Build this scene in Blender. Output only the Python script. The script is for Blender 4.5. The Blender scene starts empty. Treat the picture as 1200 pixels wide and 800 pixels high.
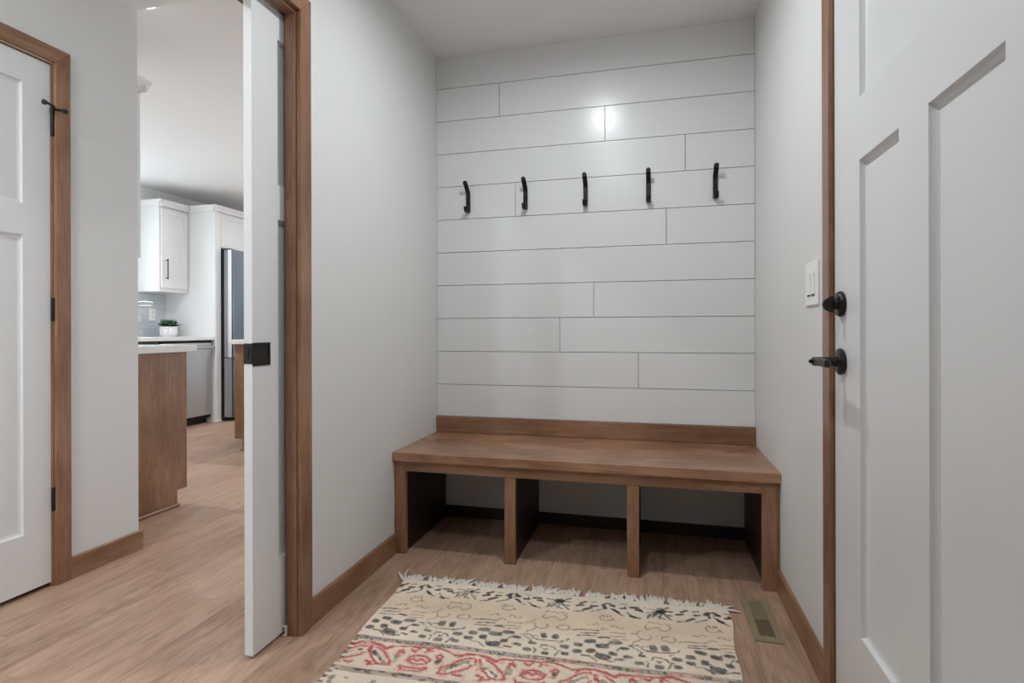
import bpy, bmesh, math, random
import numpy as np
from mathutils import Matrix, Vector

S = bpy.context.scene
COL = S.collection
random.seed(7)
RNG = np.random.default_rng(7)

# ------------------------------------------------------------------ camera
F_PX, CY_PX = 652.6, 386.5
YAW, ROLL, CAM_H = math.radians(14.15), math.radians(-0.155), 1.0
_fw = Vector((-math.sin(YAW), math.cos(YAW), 0))
_r = Vector((math.cos(YAW), math.sin(YAW), 0))
_u = Vector((0, 0, 1))
_r2 = math.cos(ROLL) * _r + math.sin(ROLL) * _u
_u2 = -math.sin(ROLL) * _r + math.cos(ROLL) * _u
cd = bpy.data.cameras.new('camera')
cam = bpy.data.objects.new('camera', cd)
COL.objects.link(cam)
cd.sensor_fit = 'HORIZONTAL'
cd.sensor_width = 36.0
cd.lens = F_PX / 1200 * 36
cd.shift_y = -(400 - CY_PX) / 1200
cd.clip_start = 0.02
cam.matrix_world = Matrix(((_r2.x, _u2.x, -_fw.x, 0), (_r2.y, _u2.y, -_fw.y, 0), (_r2.z, _u2.z, -_fw.z, CAM_H), (0, 0, 0, 1)))
S.camera = cam


def project(p):
    d = Vector(p) - Vector((0, 0, CAM_H))
    z = d.dot(_fw)
    return (600 + F_PX * d.dot(_r2) / z, CY_PX - F_PX * d.dot(_u2) / z, z)


# ------------------------------------------------------------------ world, exposure
W = bpy.data.worlds.new('overcast_sky')
S.world = W
W.use_nodes = True
_bg = W.node_tree.nodes['Background']
_bg.inputs[0].default_value = (0.80, 0.90, 1.0, 1)
_bg.inputs[1].default_value = 5.0
S.view_settings.view_transform = 'Standard'
S.view_settings.look = 'None'
S.view_settings.gamma = 1.0
S.view_settings.use_curve_mapping = False
S.view_settings.exposure = 0.0
CAN_WATTS = {'mud': (10.6, 7.6), 'hall': (15.5, 13.0), 'kitchen': (0.3, 24.0, 24.0, 24.0)}
S.cycles.max_bounces = 10
S.cycles.diffuse_bounces = 7
S.cycles.glossy_bounces = 4
S.cycles.transparent_max_bounces = 12
S.cycles.sample_clamp_indirect = 4.0
S.cycles.use_denoising = True


# ------------------------------------------------------------------ material helpers
def new_mat(name):
    m = bpy.data.materials.new(name)
    m.use_nodes = True
    nt = m.node_tree
    return m, nt, nt.nodes['Principled BSDF']


def srgb(r, g, b):
    f = lambda c: (c / 255 / 12.92) if c / 255 <= 0.04045 else ((c / 255 + 0.055) / 1.055) ** 2.4
    return (f(r), f(g), f(b), 1)


def paint(name, col, rough=0.5, bump=0.02, scale=160, spec=0.5):
    m, nt, b = new_mat(name)
    b.inputs['Base Color'].default_value = col
    b.inputs['Roughness'].default_value = rough
    b.inputs['Specular IOR Level'].default_value = spec
    if bump:
        tc = nt.nodes.new('ShaderNodeTexCoord')
        n = nt.nodes.new('ShaderNodeTexNoise')
        n.inputs['Scale'].default_value = scale
        n.inputs['Detail'].default_value = 2
        bp = nt.nodes.new('ShaderNodeBump')
        bp.inputs['Strength'].default_value = bump
        bp.inputs['Distance'].default_value = 0.002
        nt.links.new(tc.outputs['Object'], n.inputs['Vector'])
        nt.links.new(n.outputs['Fac'], bp.inputs['Height'])
        nt.links.new(bp.outputs['Normal'], b.inputs['Normal'])
    return m


def metal(name, col, rough, metallic=1.0):
    m, nt, b = new_mat(name)
    b.inputs['Base Color'].default_value = col
    b.inputs['Roughness'].default_value = rough
    b.inputs['Metallic'].default_value = metallic
    return m


def wood(name, dark, mid, light, axis, rough=0.42, cross=26.0, along=1.6, blotch=6.5, fibre=0.26, per_object=0.0, ring=0.025, lo=0.32, hi=0.66, bw=0.66):
    """stained or printed timber with the grain running along one local axis"""
    m, nt, b = new_mat(name)
    N, L = nt.nodes.new, nt.links.new
    tc = N('ShaderNodeTexCoord')
    oi = N('ShaderNodeObjectInfo')
    mul = N('ShaderNodeVectorMath'); mul.operation = 'SCALE'; mul.inputs['Scale'].default_value = 37.0
    cmb = N('ShaderNodeCombineXYZ')
    for i in range(3):
        L(oi.outputs['Random'], cmb.inputs[i])
    L(cmb.outputs[0], mul.inputs[0])
    add = N('ShaderNodeVectorMath'); add.operation = 'ADD'
    L(tc.outputs['Object'], add.inputs[0]); L(mul.outputs[0], add.inputs[1])

    def noise(sc, along_sc, det, dist=0.0):
        mp = N('ShaderNodeMapping')
        s = [sc, sc, sc]; s[axis] = along_sc
        mp.inputs['Scale'].default_value = s
        n = N('ShaderNodeTexNoise')
        n.inputs['Scale'].default_value = 1.0
        n.inputs['Detail'].default_value = det
        n.inputs['Roughness'].default_value = 0.6
        n.inputs['Distortion'].default_value = dist
        L(add.outputs[0], mp.inputs['Vector']); L(mp.outputs[0], n.inputs['Vector'])
        return n.outputs['Fac']
    g = noise(cross, along, 5, 0.6)
    f = noise(cross * 9, along * 5, 3)
    bl = noise(blotch, blotch * 0.5, 3)
    rg = noise(cross * 0.42, along * 0.55, 2, 1.6)
    # cathedral rings: a sine of the slow noise
    sn = N('ShaderNodeMath'); sn.operation = 'MULTIPLY'; sn.inputs[1].default_value = 46
    L(rg, sn.inputs[0])
    si = N('ShaderNodeMath'); si.operation = 'SINE'; L(sn.outputs[0], si.inputs[0])

    def mix(a, bb, wa, wb):
        m1 = N('ShaderNodeMath'); m1.operation = 'MULTIPLY'; m1.inputs[1].default_value = wa; L(a, m1.inputs[0])
        m2 = N('ShaderNodeMath'); m2.operation = 'MULTIPLY_ADD'; m2.inputs[1].default_value = wb
        L(bb, m2.inputs[0]); L(m1.outputs[0], m2.inputs[2])
        return m2.outputs[0]
    v = mix(g, bl, 1 - bw, bw)
    v = mix(v, f, 1 - fibre, fibre)
    v = mix(v, si.outputs[0], 1.0, ring)
    if per_object:
        v = mix(v, oi.outputs['Random'], 1.0, per_object)
    rp = N('ShaderNodeValToRGB')
    rp.color_ramp.elements[0].position = lo + per_object * 0.5
    rp.color_ramp.elements[0].color = dark
    rp.color_ramp.elements[1].position = hi + per_object * 0.5
    rp.color_ramp.elements[1].color = light
    e = rp.color_ramp.elements.new(0.49 + per_object * 0.5); e.color = mid
    L(v, rp.inputs['Fac'])
    L(rp.outputs['Color'], b.inputs['Base Color'])
    b.inputs['Roughness'].default_value = rough
    bp = N('ShaderNodeBump'); bp.inputs['Strength'].default_value = 0.08; bp.inputs['Distance'].default_value = 0.001
    L(f, bp.inputs['Height']); L(bp.outputs['Normal'], b.inputs['Normal'])
    return m


def brown(k):
    return (0.100 * k, 0.0455 * k, 0.0225 * k, 1), (0.168 * k, 0.086 * k, 0.048 * k, 1), (0.262 * k, 0.146 * k, 0.086 * k, 1)


M = {}
M['wall'] = paint('greige_wall_paint', (0.71, 0.715, 0.71, 1), 0.55, 0.05, 220)
M['ceiling'] = paint('ceiling_paint', (0.80, 0.805, 0.80, 1), 0.8, 0.1, 120)
M['kceiling'] = paint('kitchen_ceiling_paint', (0.84, 0.84, 0.83, 1), 0.8, 0.1, 120)
M['shiplap'] = paint('satin_white_board_paint', (0.73, 0.74, 0.745, 1), 0.255, 0.012, 60, spec=0.45)
M['door'] = paint('satin_white_door_paint', (0.74, 0.75, 0.76, 1), 0.36, 0.01, 90)
M['cabinet'] = paint('white_cabinet_paint', (0.80, 0.80, 0.80, 1), 0.35, 0)
M['quartz'] = paint('white_quartz', (0.80, 0.80, 0.79, 1), 0.2, 0)
M['plastic'] = paint('white_plastic', (0.88, 0.88, 0.87, 1), 0.3, 0)
M['black'] = metal('black_iron', (0.012, 0.012, 0.013, 1), 0.42, 0.4)
M['bronze'] = metal('dark_bronze_hardware', (0.030, 0.027, 0.026, 1), 0.36, 0.6)
M['gap'] = paint('dark_recess', (0.01, 0.01, 0.01, 1), 0.8, 0)
M['steel'] = metal('brushed_steel', (0.50, 0.52, 0.54, 1), 0.28)
M['darksteel'] = metal('dark_steel', (0.17, 0.19, 0.22, 1), 0.25)
M['nickel'] = metal('brushed_nickel', (0.50, 0.48, 0.44, 1), 0.25)
M['tan_metal'] = metal('tan_painted_metal', (0.31, 0.25, 0.16, 1), 0.45, 0.2)
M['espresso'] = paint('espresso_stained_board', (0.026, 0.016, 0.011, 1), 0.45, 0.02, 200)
M['fridge_side'] = paint('grey_appliance_paint', (0.30, 0.31, 0.33, 1), 0.4, 0)
M['navy'] = paint('slate_blue_cabinet_paint', (0.03, 0.045, 0.075, 1), 0.4, 0)
M['rubber'] = paint('black_rubber', (0.015, 0.015, 0.015, 1), 0.7, 0)
M['steelscrew'] = metal('screw_steel', (0.4, 0.4, 0.4, 1), 0.3)
M['fringe'] = paint('cream_cotton', (0.68, 0.62, 0.55, 1), 0.9, 0.2, 900)
M['leaf'] = paint('succulent_green', (0.018, 0.085, 0.030, 1), 0.5, 0)
M['soil'] = paint('potting_soil', (0.03, 0.02, 0.015, 1), 0.9, 0.3, 300)
M['tile'] = paint('grey_glazed_tile', (0.62, 0.66, 0.70, 1), 0.15, 0)
M['grout'] = paint('pale_grout', (0.78, 0.79, 0.80, 1), 0.9, 0)
d, c, l = brown(1.5)
for a, n in ((0, 'x'), (1, 'y'), (2, 'z')):
    M['wood_' + n] = wood('stained_maple_along_' + n, d, c, l, a, rough=0.29)
M['seat_lit'] = wood('satin_maple_seat_lit_tone', *brown(1.65), 0, rough=0.27)  # same maple, lightened: light falling on the seat is put into the colour
M['floor'] = wood('oak_look_vinyl_plank', (0.235, 0.138, 0.092, 1), (0.405, 0.257, 0.179, 1), (0.51, 0.345, 0.252, 1), 1,
                  rough=0.42, cross=21, along=2.0, blotch=3.0, fibre=0.30, per_object=0.05, ring=0.045, lo=0.31, hi=0.68, bw=0.42)


def glass_mat():
    m, nt, b = new_mat('window_glass')
    nt.nodes.remove(b)
    out = nt.nodes['Material Output']
    t = nt.nodes.new('ShaderNodeBsdfTransparent'); t.inputs[0].default_value = (0.95, 0.97, 0.97, 1)
    g = nt.nodes.new('ShaderNodeBsdfGlossy'); g.inputs['Roughness'].default_value = 0.02
    mx = nt.nodes.new('ShaderNodeMixShader'); mx.inputs[0].default_value = 0.06
    nt.links.new(t.outputs[0], mx.inputs[1]); nt.links.new(g.outputs[0], mx.inputs[2]); nt.links.new(mx.outputs[0], out.inputs[0])
    return m


M['glass'] = glass_mat()


def lamp_mat(name, strength):
    m, nt, b = new_mat(name)
    b.inputs['Base Color'].default_value = (0.9, 0.9, 0.9, 1)
    b.inputs['Emission Color'].default_value = (0.93, 0.975, 1.0, 1)
    b.inputs['Emission Strength'].default_value = strength
    return m


M['lens'] = lamp_mat('frosted_lamp_lens', 34.0)
M['dim_lens'] = lamp_mat('dimmed_lamp_lens', 3.0)


def rug_mat():
    m, nt, b = new_mat('printed_cotton_weave')
    N, L = nt.nodes.new, nt.links.new
    at = N('ShaderNodeAttribute'); at.attribute_name = 'dye'
    tc = N('ShaderNodeTexCoord')
    n = N('ShaderNodeTexNoise'); n.inputs['Scale'].default_value = 420; n.inputs['Detail'].default_value = 3
    n2 = N('ShaderNodeTexNoise'); n2.inputs['Scale'].default_value = 9; n2.inputs['Detail'].default_value = 4
    L(tc.outputs['Object'], n.inputs['Vector']); L(tc.outputs['Object'], n2.inputs['Vector'])
    mr = N('ShaderNodeMapRange'); mr.inputs[1].default_value = 0.25; mr.inputs[2].default_value = 0.75; mr.inputs[3].default_value = 0.80; mr.inputs[4].default_value = 1.12
    mr2 = N('ShaderNodeMapRange'); mr2.inputs[1].default_value = 0.3; mr2.inputs[2].default_value = 0.7; mr2.inputs[3].default_value = 0.92; mr2.inputs[4].default_value = 1.06
    L(n.outputs['Fac'], mr.inputs[0]); L(n2.outputs['Fac'], mr2.inputs[0])
    mm = N('ShaderNodeMath'); mm.operation = 'MULTIPLY'; L(mr.outputs[0], mm.inputs[0]); L(mr2.outputs[0], mm.inputs[1])
    sc = N('ShaderNodeVectorMath'); sc.operation = 'SCALE'
    L(at.outputs['Color'], sc.inputs[0]); L(mm.outputs[0], sc.inputs['Scale'])
    L(sc.outputs[0], b.inputs['Base Color'])
    b.inputs['Roughness'].default_value = 0.95
    b.inputs['Specular IOR Level'].default_value = 0.1
    bp = N('ShaderNodeBump'); bp.inputs['Strength'].default_value = 0.35; bp.inputs['Distance'].default_value = 0.002
    L(n.outputs['Fac'], bp.inputs['Height']); L(bp.outputs['Normal'], b.inputs['Normal'])
    return m


M['rug'] = rug_mat()


# ------------------------------------------------------------------ object helpers
def tag(o, label, cat, group=None, kind=None):
    o['label'] = label
    o['category'] = cat
    if group:
        o['group'] = group
    if kind:
        o['kind'] = kind
    return o


def wloc(o):
    v = Vector((0, 0, 0))
    while o is not None:
        v = v + o.location
        o = o.parent
    return v


def empty(name, loc):
    o = bpy.data.objects.new(name, None)
    o.empty_display_size = 0.05
    o.location = loc
    COL.objects.link(o)
    return o


def mk(name, bm, mat, parent=None, smooth=None):
    """link a bmesh given in world coordinates as one mesh object with its origin at its base"""
    me = bpy.data.meshes.new(name)
    bmesh.ops.recalc_face_normals(bm, faces=bm.faces)
    xs = [v.co for v in bm.verts]
    lo = Vector((min(p.x for p in xs), min(p.y for p in xs), min(p.z for p in xs)))
    hi = Vector((max(p.x for p in xs), max(p.y for p in xs), max(p.z for p in xs)))
    org = Vector(((lo.x + hi.x) / 2, (lo.y + hi.y) / 2, lo.z))
    bmesh.ops.translate(bm, verts=bm.verts, vec=-org)
    if smooth is not None:
        for f in bm.faces:
            f.smooth = True
        for e in bm.edges:
            if len(e.link_faces) == 2 and e.calc_face_angle(0) > math.radians(smooth):
                e.smooth = False
    bm.to_mesh(me)
    bm.free()
    me.materials.append(mat)
    o = bpy.data.objects.new(name, me)
    COL.objects.link(o)
    if parent is not None:
        o.parent = parent
        o.location = org - wloc(parent)
    else:
        o.location = org
    return o


def add_box(bm, x0, x1, y0, y1, z0, z1, bev=0.0, seg=1):
    t = bmesh.new()
    bmesh.ops.create_cube(t, size=1)
    for v in t.verts:
        v.co = Vector((x0 + (v.co.x + .5) * (x1 - x0), y0 + (v.co.y + .5) * (y1 - y0), z0 + (v.co.z + .5) * (z1 - z0)))
    if bev:
        bmesh.ops.bevel(t, geom=t.edges[:], offset=bev, segments=seg, affect='EDGES', profile=0.5)
    me = bpy.data.meshes.new('tmp'); t.to_mesh(me); t.free()
    bm.from_mesh(me); bpy.data.meshes.remove(me)


def box(name, x0, x1, y0, y1, z0, z1, mat, parent=None, bev=0.0, seg=1):
    bm = bmesh.new()
    add_box(bm, x0, x1, y0, y1, z0, z1, bev, seg)
    return mk(name, bm, mat, parent)


def boxes(name, lst, mat, parent=None, bev=0.0):
    bm = bmesh.new()
    for b in lst:
        add_box(bm, *b, bev)
    return mk(name, bm, mat, parent)


def add_prism(bm, pts, axis, a0, a1, bev=0.0):
    """extrude a polygon lying in the two other axes along `axis`"""
    def P(p, a):
        if axis == 0: return (a, p[0], p[1])
        if axis == 1: return (p[0], a, p[1])
        return (p[0], p[1], a)
    t = bmesh.new()
    va = [t.verts.new(P(p, a0)) for p in pts]
    vb = [t.verts.new(P(p, a1)) for p in pts]
    t.faces.new(va); t.faces.new(vb[::-1])
    n = len(pts)
    for i in range(n):
        t.faces.new((va[i], vb[i], vb[(i + 1) % n], va[(i + 1) % n]))
    bmesh.ops.recalc_face_normals(t, faces=t.faces)
    if bev:
        bmesh.ops.bevel(t, geom=t.edges[:], offset=bev, segments=1, affect='EDGES')
    me = bpy.data.meshes.new('tmp'); t.to_mesh(me); t.free()
    bm.from_mesh(me); bpy.data.meshes.remove(me)


def prism(name, pts, axis, a0, a1, mat, parent=None, bev=0.0, smooth=None):
    bm = bmesh.new()
    add_prism(bm, pts, axis, a0, a1, bev)
    return mk(name, bm, mat, parent, smooth)


def add_tube(bm, pts, radii, n=12):
    """round bar through points, radius per point, capped"""
    pts = [Vector(p) for p in pts]
    if not isinstance(radii, (list, tuple)):
        radii = [radii] * len(pts)
    rings = []
    ref = None
    for i, p in enumerate(pts):
        t = (pts[min(i + 1, len(pts) - 1)] - pts[max(i - 1, 0)]).normalized()
        if ref is None:
            ref = t.orthogonal().normalized()
        a = (ref - t * ref.dot(t)).normalized()
        ref = a
        b = t.cross(a)
        rings.append([bm.verts.new(p + float(radii[i]) * (math.cos(2 * math.pi * k / n) * a + math.sin(2 * math.pi * k / n) * b)) for k in range(n)])
    for r0, r1 in zip(rings, rings[1:]):
        for k in range(n):
            bm.faces.new((r0[k], r0[(k + 1) % n], r1[(k + 1) % n], r1[k]))
    bm.faces.new(rings[0][::-1]); bm.faces.new(rings[-1])


def tube(name, pts, radii, mat, parent=None, n=12):
    bm = bmesh.new()
    add_tube(bm, pts, radii, n)
    return mk(name, bm, mat, parent, smooth=40)


def add_lathe(bm, prof, c, axis=2, n=28, flute=0.0, nf=0):
    """profile [(radius, height)] turned about an axis through c"""
    c = Vector(c)
    rings = []
    for r, h in prof:
        ring = []
        for k in range(n):
            a = 2 * math.pi * k / n
            rr = r * (1 + flute * math.cos(nf * a)) if nf else r
            x, y = rr * math.cos(a), rr * math.sin(a)
            v = {0: (h, x, y), 1: (x, h, y), 2: (x, y, h)}[axis]
            ring.append(bm.verts.new(c + Vector(v)))
        rings.append(ring)
    for r0, r1 in zip(rings, rings[1:]):
        for k in range(n):
            bm.faces.new((r0[k], r0[(k + 1) % n], r1[(k + 1) % n], r1[k]))
    bm.faces.new(rings[0][::-1]); bm.faces.new(rings[-1])


def lathe(name, prof, c, mat, parent=None, axis=2, n=28, smooth=35, **kw):
    bm = bmesh.new()
    add_lathe(bm, prof, c, axis, n, **kw)
    return mk(name, bm, mat, parent, smooth)


def panel_door(root, face_x, sgn, back_x, y0, y1, z0, z1, panels, mat, depth=0.015, slope=0.012):
    """moulded slab whose visible face looks along sgn*X; each recessed panel is a part of its own"""
    bm = bmesh.new()
    ys = sorted({y0, y1} | {p[0] for p in panels} | {p[1] for p in panels})
    zs = sorted({z0, z1} | {p[2] for p in panels} | {p[3] for p in panels})

    def quad(pts):
        bm.faces.new([bm.verts.new(p) for p in pts])
    for ya, yb in zip(ys, ys[1:]):
        for za, zb in zip(zs, zs[1:]):
            ym, zm = (ya + yb) / 2, (za + zb) / 2
            if any(p[0] < ym < p[1] and p[2] < zm < p[3] for p in panels):
                continue
            quad([(face_x, ya, za), (face_x, yb, za), (face_x, yb, zb), (face_x, ya, zb)])
    for (a, b_, c_, d_) in panels:
        lv = [(0.0, 0.0), (depth * 0.5, 0.001), (depth * 0.8, slope * 0.35), (depth, slope)]
        for (d0, s0), (d1, s1) in zip(lv, lv[1:]):
            x0, x1 = face_x - sgn * d0, face_x - sgn * d1
            o = [(a + s0, c_ + s0), (b_ - s0, c_ + s0), (b_ - s0, d_ - s0), (a + s0, d_ - s0)]
            i = [(a + s1, c_ + s1), (b_ - s1, c_ + s1), (b_ - s1, d_ - s1), (a + s1, d_ - s1)]
            for k in range(4):
                j = (k + 1) % 4
                quad([(x0, *o[k]), (x0, *o[j]), (x1, *i[j]), (x1, *i[k])])
    # edges and back
    quad([(back_x, y0, z0), (back_x, y1, z0), (back_x, y1, z1), (back_x, y0, z1)])
    quad([(face_x, y0, z0), (back_x, y0, z0), (back_x, y0, z1), (face_x, y0, z1)])
    quad([(face_x, y1, z0), (back_x, y1, z0), (back_x, y1, z1), (face_x, y1, z1)])
    quad([(face_x, y0, z0), (face_x, y1, z0), (back_x, y1, z0), (back_x, y0, z0)])
    quad([(face_x, y0, z1), (face_x, y1, z1), (back_x, y1, z1), (back_x, y0, z1)])
    bmesh.ops.remove_doubles(bm, verts=bm.verts, dist=1e-5)
    mk('slab', bm, mat, root)
    for (a, b_, c_, d_) in panels:
        xa, xb = sorted((face_x - sgn * (depth + 0.006), face_x - sgn * depth))
        box('panel', xa, xb, a + slope - .0005, b_ - slope + .0005, c_ + slope - .0005, d_ - slope + .0005, mat, root)


def copy_tree(o, parent=None):
    c = o.copy()
    COL.objects.link(c)
    c.parent = parent
    for ch in list(o.children):
        copy_tree(ch, c)
    return c


# ================================================================== the setting
XL, XR, YB, ZC = -1.13, 0.47, 2.825, 2.468      # recess: side walls, board face, ceiling
XH, YH = -2.285, 2.055                           # hall wall face and its end
XK, ZK = -5.30, 2.55                             # far kitchen wall, kitchen ceiling
YR = -1.60                                       # rear wall


def holes(plane, lo, hi, a0, a1, z0, z1, openings):
    """boxes of a wall running along the other horizontal axis, with rectangular openings"""
    out = []
    As = sorted({a0, a1} | {o[0] for o in openings} | {o[1] for o in openings})
    for p, q in zip(As, As[1:]):
        m = (p + q) / 2
        op = [o for o in openings if o[0] < m < o[1]]
        spans = [(z0, z1)]
        if op:
            spans = [(z0, op[0][2]), (op[0][3], z1)]
        for s, t in spans:
            if t - s > 1e-4:
                out.append((lo, hi, p, q, s, t) if plane == 'x' else (p, q, lo, hi, s, t))
    return out


def struct(o, label, cat):
    return tag(o, label, cat, None, 'structure')


# ---- floor: base slab and the planks that can be told apart
floor = struct(box('floor', -5.4, 1.1, -1.7, 7.1, -0.12, -0.006, M['floor']), 'wood look plank floor running through mudroom, hall and kitchen', 'floor')
PW, PL = 0.181, 1.22
plank_mesh = {}


def plank(xa, xb, ya, yb):
    key = (round(xb - xa, 3), round(yb - ya, 3))
    if key not in plank_mesh:
        bm = bmesh.new()
        w, l_ = key
        g = 0.0002
        e = 0.0006
        lo = [(-w / 2 + g, -l_ / 2 + g), (w / 2 - g, -l_ / 2 + g), (w / 2 - g, l_ / 2 - g), (-w / 2 + g, l_ / 2 - g)]
        hi = [(-w / 2 + g + e, -l_ / 2 + g + e), (w / 2 - g - e, -l_ / 2 + g + e), (w / 2 - g - e, l_ / 2 - g - e), (-w / 2 + g + e, l_ / 2 - g - e)]
        A = [bm.verts.new((x, y, 0)) for x, y in lo]
        B = [bm.verts.new((x, y, 0.0056)) for x, y in lo]
        C = [bm.verts.new((x, y, 0.006)) for x, y in hi]
        bm.faces.new(A[::-1]); bm.faces.new(C)
        for k in range(4):
            j = (k + 1) % 4
            bm.faces.new((A[k], A[j], B[j], B[k])); bm.faces.new((B[k], B[j], C[j], C[k]))
        me = bpy.data.meshes.new('plank'); bm.to_mesh(me); bm.free(); me.materials.append(M['floor'])
        plank_mesh[key] = me
    o = bpy.data.objects.new('plank', plank_mesh[key])
    COL.objects.link(o)
    o.parent = floor
    o.location = Vector(((xa + xb) / 2, (ya + yb) / 2, -0.006)) - wloc(floor)


def in_view(xa, xb, ya, yb):
    for i in range(5):
        for j in range(9):
            p = (xa + (xb - xa) * i / 4, ya + (yb - ya) * j / 8, 0)
            u, v, z = project(p)
            if z > 0.3 and -60 < u < 1260 and v < 860:
                return True
    return False


col_i = 0
x = -5.30
while x < XR - 0.02:
    xb = min(x + PW, XR)
    y = -1.6 + (col_i * 0.437 % 1.0) * PL - PL
    while y < 6.6:
        if in_view(x, xb, y, y + PL):
            hidden = (x > -1.2 and y > 2.86) or (xb < XH - 0.1 and y + PL < 1.95)
            if not hidden:
                plank(x, xb, y, y + PL)
        y += PL
    x += PW
    col_i += 1

# ---- ceilings
struct(boxes('ceiling', [(-3.3, -1.26, YR - .1, YH, ZC, ZK), (-1.26, 0.6, YR - .1, 2.95, ZC, ZK)], M['ceiling']),
       'flat grey-white ceiling over the bench recess and hall', 'ceiling')
struct(box('ceiling_kitchen', -5.4, 1.1, 1.955, 7.1, ZK, ZK + .1, M['kceiling']), 'pale kitchen ceiling beyond the hall opening', 'ceiling')

# ---- wall behind the bench and its horizontal boards
wb = struct(box('wall_back', -1.26, 0.6, 2.842, 2.95, 0, ZC, M['wall']), 'back wall of the recess clad in white horizontal boards', 'wall')
lines = [0.538] + [0.709 + 0.1768 * k for k in range(10)] + [ZC]
seams = [[], [-0.068], [-0.46], [-0.286], [], [0.068], [-0.692], [0.157], [-0.228], [-0.778], []]
for (za, zb), sm in zip(zip(lines, lines[1:]), seams):
    xs = [XL] + sm + [XR]
    for xa, xb in zip(xs, xs[1:]):
        g = 0.0013
        box('shiplap_board', xa + (g if xa != XL else 0.001), xb - (g if xb != XR else 0.001), YB, 2.842, za + g, zb - (g if zb != ZC else 0.0), M['shiplap'], wb, bev=0.0008)

# ---- left wall of the recess: hollow where the pocket door slides in
struct(boxes('wall_left', [
    (-1.168, XL, 1.610, 2.842, 0, ZC), (-1.26, -1.222, 1.610, 2.842, 0, ZC), (-1.222, -1.168, 2.32, 2.842, 0, ZC),
    (-1.26, XL, 0.68, 1.610, 2.058, ZC), (-1.222, -1.168, 1.610, 2.32, 2.075, ZC), (-1.26, XL, YR, 0.68, 0, ZC)], M['wall']),
    'smooth greige side wall with the pocket door opening', 'wall')
# ---- right wall with the entry door opening
DY0, DY1 = 0.730, 1.645
struct(boxes('wall_right', holes('x', XR, 0.60, YR, 2.842, 0, ZC, [(DY0 - .02, DY1 + .02, 0, 2.075)]), M['wall']),
       'smooth greige side wall with the entry door and light switch', 'wall')
# ---- hall wall, closet behind it, rear wall, kitchen walls
HD0, HD1 = 0.862, 1.680
struct(boxes('wall_hall', holes('x', XH - .1, XH, YR, YH, 0, ZC, [(HD0, HD1, 0, 2.052)]), M['wall']),
       'hall wall with the closet door, ending where the kitchen opens', 'wall')
struct(box('wall_closet', -3.3, -3.2, YR, 1.955, 0, ZC, M['wall']), 'closet wall behind the hall door', 'wall')
struct(boxes('wall_rear', holes('y', YR - .1, YR, -3.3, 0.6, 0, ZC, [(-2.12, -1.42, 0.85, 2.1)]), M['wall']),
       'rear wall of mudroom and hall with one added window', 'wall')
struct(box('wall_kitchen_near', -5.3, XH - .1, 1.955, YH, 0, ZK, M['wall']), 'kitchen wall carrying the brown base cabinet', 'wall')
wk = struct(boxes('wall_kitchen_far', holes('x', XK - .1, XK, 1.955, 7.0, 0, ZK, [(2.95, 4.45, 1.12, 2.25)]), M['kceiling']),
            'far kitchen wall behind sink counter with grey tile', 'wall')
struct(boxes('wall_kitchen_end', holes('y', 7.0, 7.1, XK - .1, 1.1, 0, ZK, [(-1.3, 0.7, 0.1, 2.2)]), M['wall']), 'end wall of the kitchen with an added wide window', 'wall')
struct(box('wall_kitchen_side', 1.0, 1.1, 2.95, 7.0, 0, ZK, M['wall']), 'side wall of the room beyond the kitchen', 'wall')


def window(n, axis, plane, a0, a1, z0, z1, label):
    w = struct(empty('window_%d' % n, ((plane, (a0 + a1) / 2, z0) if axis == 'x' else ((a0 + a1) / 2, plane, z0))), label, 'window')
    t = 0.05

    def bx(nm, p, q, s, e, th, mat):
        if axis == 'x':
            box(nm, plane - th, plane + th, p, q, s, e, mat, w)
        else:
            box(nm, p, q, plane - th, plane + th, s, e, mat, w)
    bx('frame_rail', a0, a1, z0, z0 + t, .03, M['plastic'])
    bx('frame_rail', a0, a1, z1 - t, z1, .03, M['plastic'])
    for p in (a0, (a0 + a1) / 2 - t / 2, a1 - t):
        bx('frame_stile', p, p + t, z0 + t, z1 - t, .03, M['plastic'])
    m = (a0 + a1) / 2
    bx('pane', a0 + t, m - t / 2, z0 + t, z1 - t, .003, M['glass'])
    bx('pane', m + t / 2, a1 - t, z0 + t, z1 - t, .003, M['glass'])


window(1, 'y', YR - .05, -2.12, -1.42, 0.85, 2.1, 'white framed window added unseen at the rear end of the hall for daylight')  # unseen window, added to let daylight into the hall
window(2, 'x', XK - .05, 2.95, 4.45, 1.12, 2.25, 'white framed window above the kitchen sink counter')
window(3, 'y', 7.05, -1.3, 0.7, 0.1, 2.2, 'wide white framed window added unseen in the kitchen end wall for daylight')  # unseen window, added to bring daylight into the kitchen

# ---- baseboards
BH, BT = 0.088, 0.013


def base_profile(face, sgn):
    return [(face, 0), (face + sgn * BT, 0), (face + sgn * BT, BH - .004), (face + sgn * (BT - .004), BH), (face, BH)]


def baseboard(name, axis_pts, axis, a0, a1, label):
    m = M['wood_y'] if axis == 1 else M['espresso']
    return struct(prism(name, axis_pts, axis, a0, a1, m), label, 'baseboard')


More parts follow.
